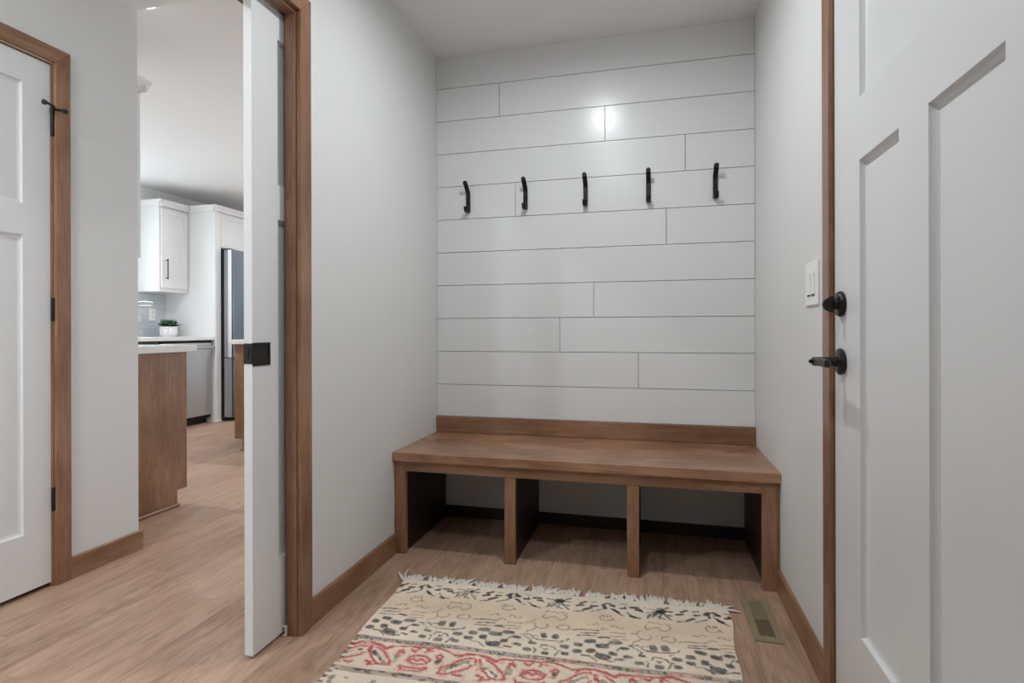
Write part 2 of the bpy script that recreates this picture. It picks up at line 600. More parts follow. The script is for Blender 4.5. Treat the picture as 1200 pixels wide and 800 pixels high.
baseboard('baseboard_left', base_profile(XL, 1), 1, 1.656, 2.2995, 'stained wood baseboard between the pocket door casing and bench')
baseboard('baseboard_right', base_profile(XR, -1), 1, 1.7055, 2.2995, 'stained wood baseboard between the entry door casing and bench')
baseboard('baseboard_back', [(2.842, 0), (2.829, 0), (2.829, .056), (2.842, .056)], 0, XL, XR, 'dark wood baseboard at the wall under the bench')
bm = bmesh.new()
add_prism(bm, base_profile(XH, 1), 1, 1.741, YH + BT)
add_prism(bm, [(YH, 0), (YH + BT, 0), (YH + BT, BH - .004), (YH + BT - .004, BH), (YH, BH)], 0, -2.60, XH)
struct(mk('baseboard_hall', bm, M['wood_y']), 'stained wood baseboard along the end of the hall wall', 'baseboard')

# ---- casing of the pocket door opening
CW = 0.0585
tr = struct(empty('trim_1', (XL, 1.62, 0)), 'stained wood casing and jamb of the pocket door opening', 'door casing')
yi, yo, zi, zo = 1.597, 1.656, 2.049, 2.107
ni, no = 0.70, 0.641
prism('side_casing', [(yi, 0), (yo, 0), (yo, zo), (yi, zi)], 0, XL, XL + .017, M['wood_z'], tr, bev=0.0015)
prism('side_casing', [(no, 0), (ni, 0), (ni, zi), (no, zo)], 0, XL, XL + .017, M['wood_z'], tr, bev=0.0015)
prism('head_casing', [(ni, zi), (yi, zi), (yo, zo), (no, zo)], 0, XL, XL + .017, M['wood_y'], tr, bev=0.0015)
for xa, xb in ((-1.1685, XL + .0005), (-1.2605, -1.2215)):
    box('jamb', xa, xb, 1.591, 1.610, 0, 2.039, M['wood_z'], tr, bev=0.001)
    box('head_jamb', xa, xb, 0.69, 1.610, 2.039, 2.058, M['wood_y'], tr, bev=0.001)
box('jamb', -1.2605, XL + .0005, 0.68, 0.69, 0, 2.058, M['wood_z'], tr)
# hall-side casing of the same opening
prism('side_casing', [(yi, 0), (yo, 0), (yo, zo), (yi, zi)], 0, -1.277, -1.26, M['wood_z'], tr, bev=0.0015)
prism('head_casing', [(ni, zi), (yi, zi), (yo, zo), (no, zo)], 0, -1.277, -1.26, M['wood_y'], tr, bev=0.0015)

# ---- pocket door
pd = struct(empty('door_1', (-1.195, 1.85, 0)), 'white panelled pocket door slid mostly into the wall, black edge pull', 'door')
PF = -1.178
panel_door(pd, PF, 1, -1.207, 1.446, 2.262, 0.012, 2.036,
           [(1.567, 2.141, 1.472, 1.945), (1.567, 1.795, 0.258, 1.361), (1.913, 2.141, 0.258, 1.361)], M['door'])
pull = box('edge_pull', -1.2075, -1.1775, 1.4435, 1.4462, 0.899, 0.961, M['bronze'], pd, bev=0.0006)
pull['label'] = 'black latch plate on the door edge'
box('latch_tongue', -1.198, -1.188, 1.4415, 1.4437, 0.915, 0.945, M['black'], pull)
bm = bmesh.new()   # recessed finger cup: rim of four bars and a sunken dish
for b in ((1.4465, 1.5265, .892, .900), (1.4465, 1.5265, .955, .963), (1.4465, 1.455, .900, .955), (1.518, 1.5265, .900, .955)):
    add_box(bm, PF - .001, PF + .0025, *b)
fp = mk('face_pull', bm, M['bronze'], pd); fp['label'] = 'square black recessed finger pull'
box('finger_cup', PF - .001, PF + .0006, 1.455, 1.518, .900, .955, M['rubber'], fp)
prism('cup_slope', [(PF + .0005, .900), (PF + .0024, .900), (PF + .0006, .930)], 1, 1.455, 1.518, M['bronze'], fp)
g = prism('floor_guide', [(-1.176, 0.001), (-1.164, 0.001), (-1.164, 0.034), (-1.176, 0.034), (-1.176, 0.030), (-1.168, 0.030), (-1.168, 0.005), (-1.176, 0.005)], 1, 1.583, 1.5905, M['plastic'], pd)
g['label'] = 'small white plastic floor guide'

# ---- hall closet door
hd = struct(empty('door_2', (XH, 1.27, 0)), 'white panelled closet door with black hinges in the hall', 'door')
DXF = XH - .004
panel_door(hd, DXF, 1, XH - .039, 0.866, 1.676, 0.018, 2.044,
           [(0.966, 1.577, 1.481, 1.94), (0.966, 1.215, 0.234, 1.363), (1.328, 1.577, 0.234, 1.363)], M['door'], depth=0.013, slope=0.011)
for z0, z1 in ((1.765, 1.856), (1.040, 1.131), (0.295, 0.386)):
    hg = lathe('hinge', [(0.0062, 0), (0.0068, 0.002), (0.0068, z1 - z0 - .002), (0.0062, z1 - z0)], (XH + .002, 1.6805, z0), M['black'], hd, n=14)
    for k in range(1, 5):
        zz = z0 + (z1 - z0) * k / 5
        lathe('knuckle_ring', [(0.0071, 0), (0.0071, .0012)], (XH + .002, 1.6805, zz), M['rubber'], hg, n=12)
st = tube('hinge_pin_stop', [(XH + .002, 1.6805, 1.852), (XH + .002, 1.6805, 1.872), (XH + .002, 1.6805, 1.880)], [.008, .009, .006], M['black'], hd)
tube('stop_arm', [(XH + .002, 1.6805, 1.872), (XH + .030, 1.668, 1.873), (XH + .036, 1.638, 1.876), (XH + .034, 1.630, 1.876)], [.004, .0045, .0045, .0045], M['black'], st)
tube('stop_arm', [(XH + .002, 1.6805, 1.872), (XH + .024, 1.688, 1.869), (XH + .040, 1.696, 1.866)], [.004, .0045, .005], M['black'], st)
lathe('bumper', [(0.004, 0), (0.0095, 0.001), (0.0095, 0.010), (0.007, 0.013)], (XH + .034, 1.622, 1.876), M['rubber'], st, axis=1, n=14)
lathe('bumper', [(0.004, 0), (0.0090, 0.001), (0.0090, 0.012), (0.007, 0.014)], (XH + .040, 1.694, 1.866), M['rubber'], st, axis=1, n=14)
t2 = struct(empty('trim_2', (XH, 1.27, 0)), 'stained wood casing around the closet door in the hall', 'door casing')
ai, ao, bi, bo = 0.859, 0.801, 1.683, 1.741
hz, ho = 2.055, 2.113
prism('side_casing', [(bi, 0), (bo, 0), (bo, ho), (bi, hz)], 0, XH, XH + .016, M['wood_z'], t2, bev=0.0015)
prism('side_casing', [(ao, 0), (ai, 0), (ai, hz), (ao, ho)], 0, XH, XH + .016, M['wood_z'], t2, bev=0.0015)
prism('head_casing', [(ai, hz), (bi, hz), (bo, ho), (ao, ho)], 0, XH, XH + .016, M['wood_y'], t2, bev=0.0015)
box('jamb', XH - .1, XH + .002, 1.678, 1.6835, 0, 2.05, M['wood_z'], t2)
box('head_jamb', XH - .1, XH + .0005, .863, 1.6795, 2.047, 2.0515, M['wood_y'], t2)

# ---- entry door
ed = struct(empty('door_3', (XR + .02, 1.2, 0)), 'white three panel entry door with black deadbolt and lever', 'door')
EF = 0.470
panel_door(ed, EF, -1, EF + .044, DY0 + .004, DY1 - .003, 0.012, 2.055,
           [(0.905, 1.460, 1.541, 1.92), (1.246, 1.460, 0.279, 1.395), (0.905, 1.125, 0.279, 1.395)], M['door'], depth=0.013, slope=0.011)
db = lathe('deadbolt', [(0.030, 0.0), (0.0325, -0.003), (0.0325, -0.008), (0.029, -0.013), (0.014, -0.015), (0.012, -0.022)], (EF, 1.582, 1.064), M['bronze'], ed, axis=0, n=36)
bm = bmesh.new()
add_prism(bm, [(1.582 - .0225, 1.064 - .006), (1.582 + .0225, 1.064 - .006), (1.582 + .0225, 1.064 + .006), (1.582 - .0225, 1.064 + .006)], 0, EF - .022, EF - .020)
prof = [(EF - .020, 1.064 - .022), (EF - .028, 1.064 - .022), (EF - .044, 1.064 - .012), (EF - .047, 1.064), (EF - .044, 1.064 + .010), (EF - .030, 1.064 + .020), (EF - .020, 1.064 + .021)]
add_prism(bm, prof, 1, 1.582 - .006, 1.582 + .006, bev=.0015)
mk('thumb_turn', bm, M['bronze'], db)
lv = lathe('lever_handle', [(0.031, 0.0), (0.0335, -0.003), (0.0335, -0.009), (0.030, -0.012), (0.0125, -0.014), (0.0115, -0.030), (0.0115, -0.052)], (EF, 1.582, 0.917), M['bronze'], ed, axis=0, n=36)
bm = bmesh.new()
add_box(bm, EF - .070, EF - .044, 1.570, 1.596, .906, .928, .003)
add_prism(bm, [(EF - .070, 1.580), (EF - .046, 1.580), (EF - .054, 1.485), (EF - .069, 1.478)], 2, .9075, .9265, bev=.003)
mk('lever_arm', bm, M['bronze'], lv)
lathe('lock_button', [(.005, 0), (.005, -.006), (.003, -.008)], (EF - .070, 1.584, .917), M['black'], lv, axis=0, n=12)
t3 = struct(empty('trim_3', (XR, 1.2, 0)), 'stained wood casing and jamb of the entry door', 'door casing')
ci, co = DY1 + .003, DY1 + .060
pi_, po = DY0 - .003, DY0 - .060
ez, eo = 2.062, 2.120
prism('side_casing', [(ci, 0), (co, 0), (co, eo), (ci, ez)], 0, XR - .014, XR, M['wood_z'], t3, bev=0.0015)
prism('side_casing', [(po, 0), (pi_, 0), (pi_, ez), (po, eo)], 0, XR - .014, XR, M['wood_z'], t3, bev=0.0015)
prism('head_casing', [(pi_, ez), (ci, ez), (co, eo), (po, eo)], 0, XR - .014, XR, M['wood_y'], t3, bev=0.0015)
box('jamb', XR - .0005, 0.60, DY1, DY1 + .02, 0, 2.06, M['wood_z'], t3)
box('jamb', XR - .0005, 0.60, DY0 - .02, DY0, 0, 2.06, M['wood_z'], t3)
box('head_jamb', XR - .0005, 0.60, DY0 - .02, DY1 + .02, 2.058, 2.075, M['wood_y'], t3)
boxes('door_stop', [(EF + .046, EF + .060, DY1 - .012, DY1, 0.01, 2.058), (EF + .046, EF + .060, DY0, DY0 + .012, 0.01, 2.058), (EF + .046, EF + .060, DY0, DY1, 2.046, 2.058)], M['wood_z'], t3)
box('threshold', XR, 0.60, DY0, DY1, 0.0, 0.011, M['darksteel'], t3)


# ================================================================== lamps, some of them added
def recessed_light(x, y, z, watts, label, cat_group, col=(0.93, 0.975, 1.0), rad=0.055):
    r = tag(empty('recessed_light', (x, y, z)), label, 'ceiling light', cat_group)
    lathe('trim_ring', [(rad + .022, 0), (rad + .022, -.003), (rad + .014, -.006), (rad, -.006), (rad, 0)], (x, y, z), M['plastic'], r, n=36)
    lathe('lens', [(rad - .001, 0), (rad - .001, -.006), (rad * .93, -.014), (rad * .75, -.021), (rad * .45, -.025), (rad * .12, -.026)], (x, y, z), M['lens'] if watts > 1 else M['dim_lens'], r, n=32)
    ld = bpy.data.lights.new('lamp_light', 'AREA')
    ld.shape = 'DISK'; ld.size = rad * 1.35; ld.energy = watts; ld.color = col
    ld.spread = math.radians(174)
    lo = bpy.data.objects.new('lamp_light', ld)
    COL.objects.link(lo)
    lo.parent = r
    lo.location = (0, 0, -.030)


for (lx, ly, lab), lw in zip(((-0.31, 1.84, 'round recessed ceiling light in front of the boarded wall'), (-0.30, 0.72, 'round recessed ceiling light beside the entry door')), CAN_WATTS['mud']):
    recessed_light(lx, ly, ZC, lw, lab, 'mudroom recessed lights')
for (lx, ly, lab), lw in zip(((-1.78, 0.30, 'round recessed ceiling light in front of the closet door'), (-1.72, -0.8, 'round recessed ceiling light near the added hall window')), CAN_WATTS['hall']):
    recessed_light(lx, ly, ZC, lw, lab, 'hall recessed lights')
for (lx, ly, lab), lw in zip(((-2.305, 2.105, 'round recessed light just past the end of the hall wall'), (-4.1, 2.9, 'unseen recessed light added over the aisle by the sink'),
                    (-3.0, 6.2, 'unseen recessed light added near the added kitchen end window'), (-2.2, 4.6, 'unseen recessed light added over the island')), CAN_WATTS['kitchen']):
    recessed_light(lx, ly, ZK, lw, lab, 'kitchen recessed lights', col=(0.98, 0.99, 1.0))  # all but the first are unseen, added to brighten the kitchen


# ================================================================== bench
bn = tag(empty('storage_bench', ((XL + XR) / 2, 2.56, 0)), 'stained wood built-in bench with three open cubbies below', 'bench')
box('seat_top', XL + .001, XR - .001, 2.280, 2.806, 0.417, 0.456, M['seat_lit'], bn, bev=0.0025, seg=2)
box('back_board', XL + .001, XR - .001, 2.807, 2.8415, 0.456, 0.538, M['wood_x'], bn, bev=0.0015)
box('apron', -1.072, 0.405, 2.300, 2.320, 0.370, 0.417, M['wood_x'], bn, bev=0.001)
for xa, xb in ((-1.116, -1.072), (0.405, 0.458)):
    box('front_stile', xa, xb, 2.298, 2.320, 0, 0.417, M['wood_z'], bn, bev=0.0012)
for xa, xb in ((XL + .001, -1.116), (0.458, XR - .001)):
    box('filler_strip', xa, xb, 2.304, 2.320, 0, 0.417, M['wood_z'], bn)
for xa, xb in ((-0.615, -0.567), (-0.102, -0.054)):
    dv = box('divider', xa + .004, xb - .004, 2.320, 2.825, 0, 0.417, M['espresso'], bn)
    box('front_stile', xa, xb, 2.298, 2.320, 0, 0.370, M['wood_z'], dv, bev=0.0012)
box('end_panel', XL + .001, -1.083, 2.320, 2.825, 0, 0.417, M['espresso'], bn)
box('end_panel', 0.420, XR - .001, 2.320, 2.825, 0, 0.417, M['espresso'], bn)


# ================================================================== coat hooks
def make_hook(x):
    h = empty('coat_hook', (x, YB, 1.625))
    w = 0.0112
    bm = bmesh.new()
    # flat bar against the boards, bent out and up at the top, lip curling out at the foot (side profile in y,z)
    c = [(-.004, .000), (-.004, .095), (-.010, .108), (-.030, .126), (-.054, .146)]
    t = 0.0045

    def ribbon(c, t, w):
        L_, R_ = [], []
        for i, p in enumerate(c):
            a, b = c[max(i - 1, 0)], c[min(i + 1, len(c) - 1)]
            d = Vector((b[0] - a[0], b[1] - a[1])).normalized()
            n = Vector((-d.y, d.x))
            L_.append((YB + p[0] + n.x * t, 1.625 + p[1] + n.y * t))
            R_.append((YB + p[0] - n.x * t, 1.625 + p[1] - n.y * t))
        for i in range(len(c) - 1):
            t_ = bmesh.new()
        pts = L_ + R_[::-1]
        add_prism(bm, pts, 0, x - w, x + w, bev=.0012)
    ribbon(c, .0042, w)
    bar = mk('hook_bar', bm, M['black'], h)
    bm = bmesh.new()
    c = [(-.0042, .014), (-.010, .003), (-.028, .002), (-.041, .008), (-.044, .026)]
    ribbon(c, .0045, w)
    mk('lower_lip', bm, M['black'], h)
    lathe('tip', [(.0105, 0), (.0112, -.002), (.0112, -.007), (.0095, -.010)], (x, YB - .052, 1.625 + .146), M['black'], h, axis=1, n=16)
    for dz in (.035, .075):
        lathe('screw', [(.0045, 0), (.0040, -.0018), (.002, -.0024)], (x, YB - .0082, 1.625 + dz), M['bronze'], h, axis=1, n=12)
    return h


hooks = [(-0.950, 'black bent-bar coat hook at the end of the row by the pocket door wall'),
         (-0.637, 'black bent-bar coat hook beside a vertical board joint, second from pocket door wall'),
         (-0.326, 'black bent-bar coat hook in the middle of the row of five'),
         (-0.017, 'black bent-bar coat hook second from the entry door wall'),
         (0.294, 'black bent-bar coat hook at the end of the row by the entry door wall')]
proto = make_hook(hooks[0][0])
for i, (hx, lab) in enumerate(hooks):
    o = proto if i == 0 else copy_tree(proto)
    o.location.x = hx
    tag(o, lab, 'coat hook', 'coat hooks on the boarded wall')

# ================================================================== light switch
SY0, SY1, SZ0, SZ1 = 1.782, 1.915, 1.072, 1.203
sw = tag(empty('light_switch', (XR, (SY0 + SY1) / 2, SZ0)), 'white double rocker light switch on wall beside entry door casing', 'light switch')
box('wall_plate', XR - .0055, XR, SY0, SY1, SZ0, SZ1, M['plastic'], sw, bev=.002, seg=2)
for cy in (SY0 + .043, SY1 - .043):
    rk = prism('rocker', [(XR - .005, SZ0 + .032), (XR - .0068, SZ0 + .033), (XR - .0095, SZ1 - .034), (XR - .005, SZ1 - .032)], 1, cy - .0165, cy + .0165, M['plastic'], sw)
    box('slot', XR - .0082, XR - .0060, cy - .014, cy + .014, SZ0 + .028, SZ0 + .0315, M['gap'], rk)

# ================================================================== floor register
VX0, VX1, VY0, VY1 = 0.3155, 0.4065, 1.921, 2.214
fr = tag(empty('floor_register', ((VX0 + VX1) / 2, (VY0 + VY1) / 2, 0)), 'tan metal floor vent with slots beside the rug', 'floor vent')
ix0, ix1, iy0, iy1 = VX0 + .021, VX1 - .021, VY0 + .032, VY1 - .026
bm = bmesh.new()
for b in ((VX0, VX1, VY0, iy0), (VX0, VX1, iy1, VY1), (VX0, ix0, iy0, iy1), (ix1, VX1, iy0, iy1)):
    add_box(bm, *b, 0.0002, 0.0045)
mk('frame', bm, M['tan_metal'], fr)
box('duct_shade', ix0, ix1, iy0, iy1, 0.0002, 0.0006, M['gap'], fr)  # flat dark sheet: the shade inside the duct, painted in
ym = iy0 + (iy1 - iy0) * 0.50
box('damper', ix0, ix1, ym, iy1, 0.0007, 0.0022, M['tan_metal'], fr)
N_SL = 22
sl0 = None
for k in range(N_SL):
    yy = iy0 + (iy1 - iy0) * (k + 0.5) / N_SL
    if sl0 is None:
        sl0 = box('louver', ix0, ix1, yy - .0017, yy + .0017, .0024, .0044, M['tan_metal'], fr)
        y00 = yy
    else:
        c_ = sl0.copy(); COL.objects.link(c_); c_.parent = fr; c_.location = sl0.location + Vector((0, yy - y00, 0))
tube('damper_lever', [(ix0 + .024, iy0 + .006, .004), (ix0 + .024, iy0 + .006, .0085)], [.0045, .003], M['tan_metal'], fr, n=10)

# ================================================================== rug
navy_thick = [[(0.344,0.035),(0.363,0.027)],[(0.359,0.014),(0.377,0.001)],[(0.395,0.028),(0.412,0.025)],[(0.432,0.021),(0.449,0.005)],[(0.461,0.003),(0.477,0.019)],[(0.498,0.032),(0.515,0.027)],[(0.55,0.027),(0.565,0.031)],[(0.372,0.064),(0.394,0.048)],[(0.474,0.046),(0.49,0.062)],[(0.536,0.074),(0.549,0.079)],[(0.439,0.011),(0.444,0.041)],[(0.533,0.015),(0.554,0.011)]]
navy_thin = [[(0.393,0.005),(0.414,-0.001)],[(0.34,0.08),(0.371,0.073)],[(0.402,0.073),(0.422,0.061),(0.442,0.049)],[(0.46,0.023),(0.48,0.015)],[(0.497,-0.001),(0.518,-0.001)],[(0.513,0.012),(0.511,0.031)],[(0.558,0.014),(0.573,0.041)],[(0.465,0.037),(0.482,0.052),(0.497,0.071),(0.508,0.076)],[(0.52,0.052),(0.536,0.071),(0.548,0.079),(0.566,0.081)],[(0.632,0.017),(0.581,0.005)],[(0.632,0.017),(0.584,0.039)],[(0.632,0.017),(0.672,0.017)],[(0.632,0.017),(0.666,-0.012)],[(0.625,0.026),(0.594,0.059)],[(0.629,0.029),(0.605,0.067)],[(0.634,0.028),(0.627,0.07)],[(0.639,0.027),(0.668,0.072)],[(0.639,0.027),(0.65,0.05)],[(0.595,0.044),(0.588,0.071)],[(0.621,0.056),(0.644,0.07)],[(0.655,0.042),(0.669,0.047)],[(0.606,0.049),(0.619,0.039)],[(0.621,0.001),(0.639,-0.003)]]
star = [[(0.625,0.019),(0.639,0.017)]]
tan = [[(0.44,0.105),(0.431,0.121),(0.437,0.137),(0.452,0.144),(0.474,0.133),(0.475,0.122),(0.483,0.136)],[(0.446,0.118),(0.445,0.104)],[(0.456,0.116),(0.455,0.102)],[(0.466,0.114),(0.465,0.1)],[(0.392,0.177),(0.402,0.182),(0.413,0.176),(0.416,0.169)],[(0.423,0.168),(0.432,0.176)],[(0.44,0.204),(0.444,0.204)],[(0.443,0.2),(0.45,0.195),(0.462,0.202)],[(0.474,0.18),(0.475,0.17),(0.486,0.171),(0.498,0.182),(0.508,0.183),(0.512,0.176)],[(0.472,0.216),(0.524,0.212)],[(0.472,0.234),(0.522,0.228)],[(0.483,0.252),(0.527,0.245)],[(0.59,0.126),(0.593,0.112),(0.606,0.119),(0.622,0.113),(0.63,0.125),(0.646,0.114),(0.664,0.121)],[(0.588,0.137),(0.584,0.157),(0.596,0.165),(0.607,0.153),(0.62,0.147),(0.634,0.15)],[(0.635,0.16),(0.649,0.167),(0.664,0.157),(0.669,0.14),(0.657,0.126)],[(0.539,0.203),(0.555,0.199),(0.56,0.189),(0.568,0.177)],[(0.561,0.198),(0.57,0.221),(0.586,0.23),(0.602,0.227),(0.611,0.21),(0.604,0.198)],[(0.573,0.227),(0.565,0.241),(0.551,0.25),(0.544,0.263)],[(0.643,0.218),(0.644,0.203),(0.666,0.195)],[(0.646,0.224),(0.663,0.229),(0.679,0.229),(0.687,0.215),(0.679,0.199)]]
greyline = [[(0.348,0.223),(0.384,0.215),(0.437,0.212)],[(0.377,0.239),(0.435,0.23)],[(0.37,0.253),(0.429,0.247)],[(0.434,0.248),(0.452,0.246),(0.472,0.247)],[(0.46,0.292),(0.472,0.278)],[(0.422,0.323),(0.436,0.338),(0.43,0.35)],[(0.468,0.342),(0.477,0.351)],[(0.494,0.317),(0.508,0.294)],[(0.53,0.278),(0.541,0.281),(0.574,0.309),(0.564,0.32)],[(0.536,0.275),(0.561,0.27),(0.577,0.291),(0.597,0.298),(0.653,0.297),(0.683,0.289),(0.69,0.276)],[(0.593,0.273),(0.574,0.274)],[(0.657,0.308),(0.671,0.297)],[(0.595,0.375),(0.596,0.354),(0.59,0.347)],[(0.604,0.341),(0.608,0.324),(0.626,0.325),(0.648,0.332),(0.655,0.344)],[(0.655,0.378),(0.661,0.361),(0.665,0.347),(0.672,0.351)],[(0.62,0.343),(0.627,0.35),(0.632,0.344)],[(0.52,0.337),(0.534,0.328)],[(0.386,0.354),(0.412,0.354),(0.436,0.376)],[(0.469,0.37),(0.489,0.365)]]
leaf = [(0.41,0.276,0.019,0.011),(0.378,0.304,0.015,0.011),(0.374,0.339,0.015,0.01),(0.415,0.325,0.014,0.013),(0.45,0.294,0.02,0.012),(0.452,0.354,0.024,0.016),(0.487,0.328,0.014,0.01),(0.493,0.271,0.019,0.01),(0.522,0.297,0.015,0.008),(0.533,0.337,0.013,0.007),(0.504,0.357,0.015,0.005),(0.568,0.36,0.013,0.009),(0.577,0.322,0.012,0.006),(0.607,0.271,0.012,0.016),(0.646,0.271,0.012,0.016),(0.681,0.325,0.015,0.01),(0.684,0.363,0.013,0.009),(0.628,0.368,0.013,0.01),(0.452,0.245,0.016,0.005)]
red_thick = [[(0.016,0.447),(0.036,0.426),(0.07,0.419),(0.106,0.429),(0.133,0.443),(0.146,0.429),(0.191,0.423),(0.256,0.42)],[(0.262,0.425),(0.292,0.416),(0.327,0.425),(0.362,0.442),(0.394,0.433),(0.431,0.425),(0.464,0.439),(0.491,0.447),(0.505,0.43)]]
red = [[(0.332,0.529),(0.333,0.504),(0.355,0.49),(0.373,0.466),(0.398,0.447),(0.419,0.443)],[(0.333,0.531),(0.354,0.531),(0.382,0.514),(0.412,0.493),(0.422,0.476)],[(0.381,0.528),(0.393,0.531),(0.407,0.527)],[(0.437,0.442),(0.442,0.471),(0.461,0.497),(0.485,0.521),(0.51,0.525),(0.529,0.521),(0.521,0.499),(0.502,0.479),(0.488,0.462),(0.459,0.443)],[(0.449,0.516),(0.467,0.52),(0.46,0.535),(0.492,0.524)],[(0.428,0.444),(0.432,0.469),(0.442,0.471)],[(0.301,0.46),(0.309,0.447),(0.322,0.455),(0.317,0.469),(0.301,0.46)],[(0.532,0.468),(0.534,0.447),(0.551,0.459),(0.541,0.441)],[(0.215,0.493),(0.224,0.47),(0.243,0.463),(0.266,0.464),(0.287,0.478),(0.28,0.5),(0.258,0.507),(0.235,0.504),(0.215,0.493)],[(0.229,0.49),(0.239,0.475),(0.253,0.488),(0.264,0.475),(0.28,0.485)],[(0.207,0.518),(0.217,0.538),(0.27,0.537),(0.291,0.52),(0.291,0.513)],[(0.216,0.528),(0.266,0.528),(0.287,0.518)],[(0.215,0.434),(0.23,0.445),(0.24,0.429)],[(0.265,0.443),(0.27,0.431),(0.287,0.433)],[(0.092,0.516),(0.113,0.525),(0.105,0.534)]]
redgrey = [[(0.352,0.515),(0.374,0.491),(0.406,0.464)],[(0.453,0.467),(0.47,0.485),(0.489,0.501),(0.504,0.512)],[(0.318,0.472),(0.315,0.488)],[(0.538,0.495),(0.537,0.476)]]
redwhite = [[(0.358,0.516),(0.379,0.495),(0.4,0.473)],[(0.467,0.486),(0.487,0.506),(0.498,0.513)]]


RUG_O = Vector((-0.962, 2.030, 0.0))
RUG_A = math.radians(2.1)
REX, REY = Vector((math.cos(RUG_A), math.sin(RUG_A), 0)), Vector((math.sin(RUG_A), -math.cos(RUG_A), 0))
RW, V0, V1, V2 = 1.217, -0.022, 0.74, 1.75
RES = 0.0012
nu, nv = int(RW / RES), int((V1 - V0) / RES)
lin = lambda r, g, b: np.array(srgb(r, g, b)[:3])
UU, VV = np.meshgrid((np.arange(nu) + .5) * RES, V0 + (np.arange(nv) + .5) * RES, indexing='ij')


KU, KV = .0036, .0044      # knot size: motifs step from knot to knot
QU, QV = (np.floor(UU / KU) + .5) * KU, (np.floor(VV / KV) + .5) * KV


def fbm(freq_u, freq_v, seed):
    r = np.random.default_rng(seed)
    out = np.zeros((nu, nv)); amp = 1.0
    for o_ in range(4):
        gu, gv = int(RW * freq_u * 2 ** o_) + 3, int((V1 - V0) * freq_v * 2 ** o_) + 3
        g_ = r.random((gu, gv))
        fu = np.clip(UU / RW * (gu - 2), 0, gu - 1.001); fv = np.clip((VV - V0) / (V1 - V0) * (gv - 2), 0, gv - 1.001)
        i, j = fu.astype(int), fv.astype(int); a, b = fu - i, fv - j
        a = a * a * (3 - 2 * a); b = b * b * (3 - 2 * b)
        out += amp * ((1 - a) * (1 - b) * g_[i, j] + a * (1 - b) * g_[i + 1, j] + (1 - a) * b * g_[i, j + 1] + a * b * g_[i + 1, j + 1])
        amp *= .5
    return out / 1.875


wear, streak, speck, tone = fbm(25, 40, 1), fbm(9, 90, 2), fbm(160, 160, 3), fbm(3, 4, 4)
IMG = np.empty((nu, nv, 3)); IMG[:] = lin(228, 211, 192)
tanband = np.clip(1 - np.abs((VV - .165) / .10), 0, 1) ** .6
IMG = IMG * (1 - .55 * tanband[..., None]) + lin(212, 184, 152) * (.55 * tanband[..., None])
IMG *= (0.90 + 0.2 * tone)[..., None]


def stain(mask, col, a=1.0):
    m = np.clip(mask, 0, 1)[..., None] * a
    IMG[:] = IMG * (1 - m) + col * m


def seg_mask(acc, p, q, w):
    lo_u, hi_u = min(p[0], q[0]) - w - .006, max(p[0], q[0]) + w + .006
    lo_v, hi_v = min(p[1], q[1]) - w - .006, max(p[1], q[1]) + w + .006
    i0, i1 = max(int(lo_u / RES), 0), min(int(hi_u / RES) + 1, nu)
    j0, j1 = max(int((lo_v - V0) / RES), 0), min(int((hi_v - V0) / RES) + 1, nv)
    if i1 <= i0 or j1 <= j0:
        return
    u_, v_ = QU[i0:i1, j0:j1], QV[i0:i1, j0:j1]
    du, dv_ = q[0] - p[0], q[1] - p[1]
    L2 = du * du + dv_ * dv_ + 1e-12
    t_ = np.clip(((u_ - p[0]) * du + (v_ - p[1]) * dv_) / L2, 0, 1)
    d_ = np.hypot(u_ - p[0] - t_ * du, v_ - p[1] - t_ * dv_)
    d_ = d_ + (wear[i0:i1, j0:j1] - .5) * w * 1.3 + (speck[i0:i1, j0:j1] - .5) * .0025
    acc[i0:i1, j0:j1] = np.maximum(acc[i0:i1, j0:j1], np.clip((w - d_) / .0012 + .5, 0, 1))


def strokes(lst, w, period, ks, dv_=0.0):
    acc = np.zeros((nu, nv))
    for k in ks:
        for pl in lst:
            sh = k * period
            jit = (RNG.random() - .5) * .006, (RNG.random() - .5) * .006
            pts = [(p[0] + sh + jit[0], p[1] + dv_ + jit[1]) for p in pl]
            for p, q in zip(pts, pts[1:]):
                seg_mask(acc, p, q, w)
    return acc


P1, P2 = 0.348, 0.3565
KS = (-2, -1, 0, 1, 2)
NAVY, SLATE, BROWN, GREY = lin(44, 54, 56), lin(46, 62, 70), lin(142, 112, 82), lin(92, 92, 88)
RED, PINK = lin(182, 66, 68), lin(214, 138, 128)
stain(strokes(navy_thick, .0062, P1, KS, .014), NAVY, .92)
stain(strokes(navy_thin, .0030, P1, KS, .014), NAVY, .85)
stain(strokes(star, .0115, P1, KS, .014), NAVY, .92)
stain(strokes(tan, .0027, P1, KS) * (.4 + .9 * wear), BROWN, .85)
acc = np.zeros((nu, nv))
for k in KS:
    for (cu, cv, ru, rv) in leaf:
        cu2 = cu + k * P1 + (RNG.random() - .5) * .006
        cv2 = cv + (RNG.random() - .5) * .006
        a_ = (RNG.random() - .5) * .5
        i0, i1 = max(int((cu2 - .04) / RES), 0), min(int((cu2 + .04) / RES), nu)
        if i1 <= i0:
            continue
        u_, v_ = QU[i0:i1] - cu2, QV[i0:i1] - cv2
        uu, vv = u_ * math.cos(a_) + v_ * math.sin(a_), -u_ * math.sin(a_) + v_ * math.cos(a_)
        d_ = (np.abs(uu / (ru * 1.06)) ** 3 + np.abs(vv / (rv * 1.05)) ** 3) ** (1 / 3) + (wear[i0:i1] - .5) * .7 + (speck[i0:i1] - .5) * .35
        acc[i0:i1] = np.maximum(acc[i0:i1], np.clip((1.05 - d_) * 6, 0, 1) * (.58 + .55 * wear[i0:i1] + .5 * (speck[i0:i1] - .5)))
stain(acc, SLATE, .95)
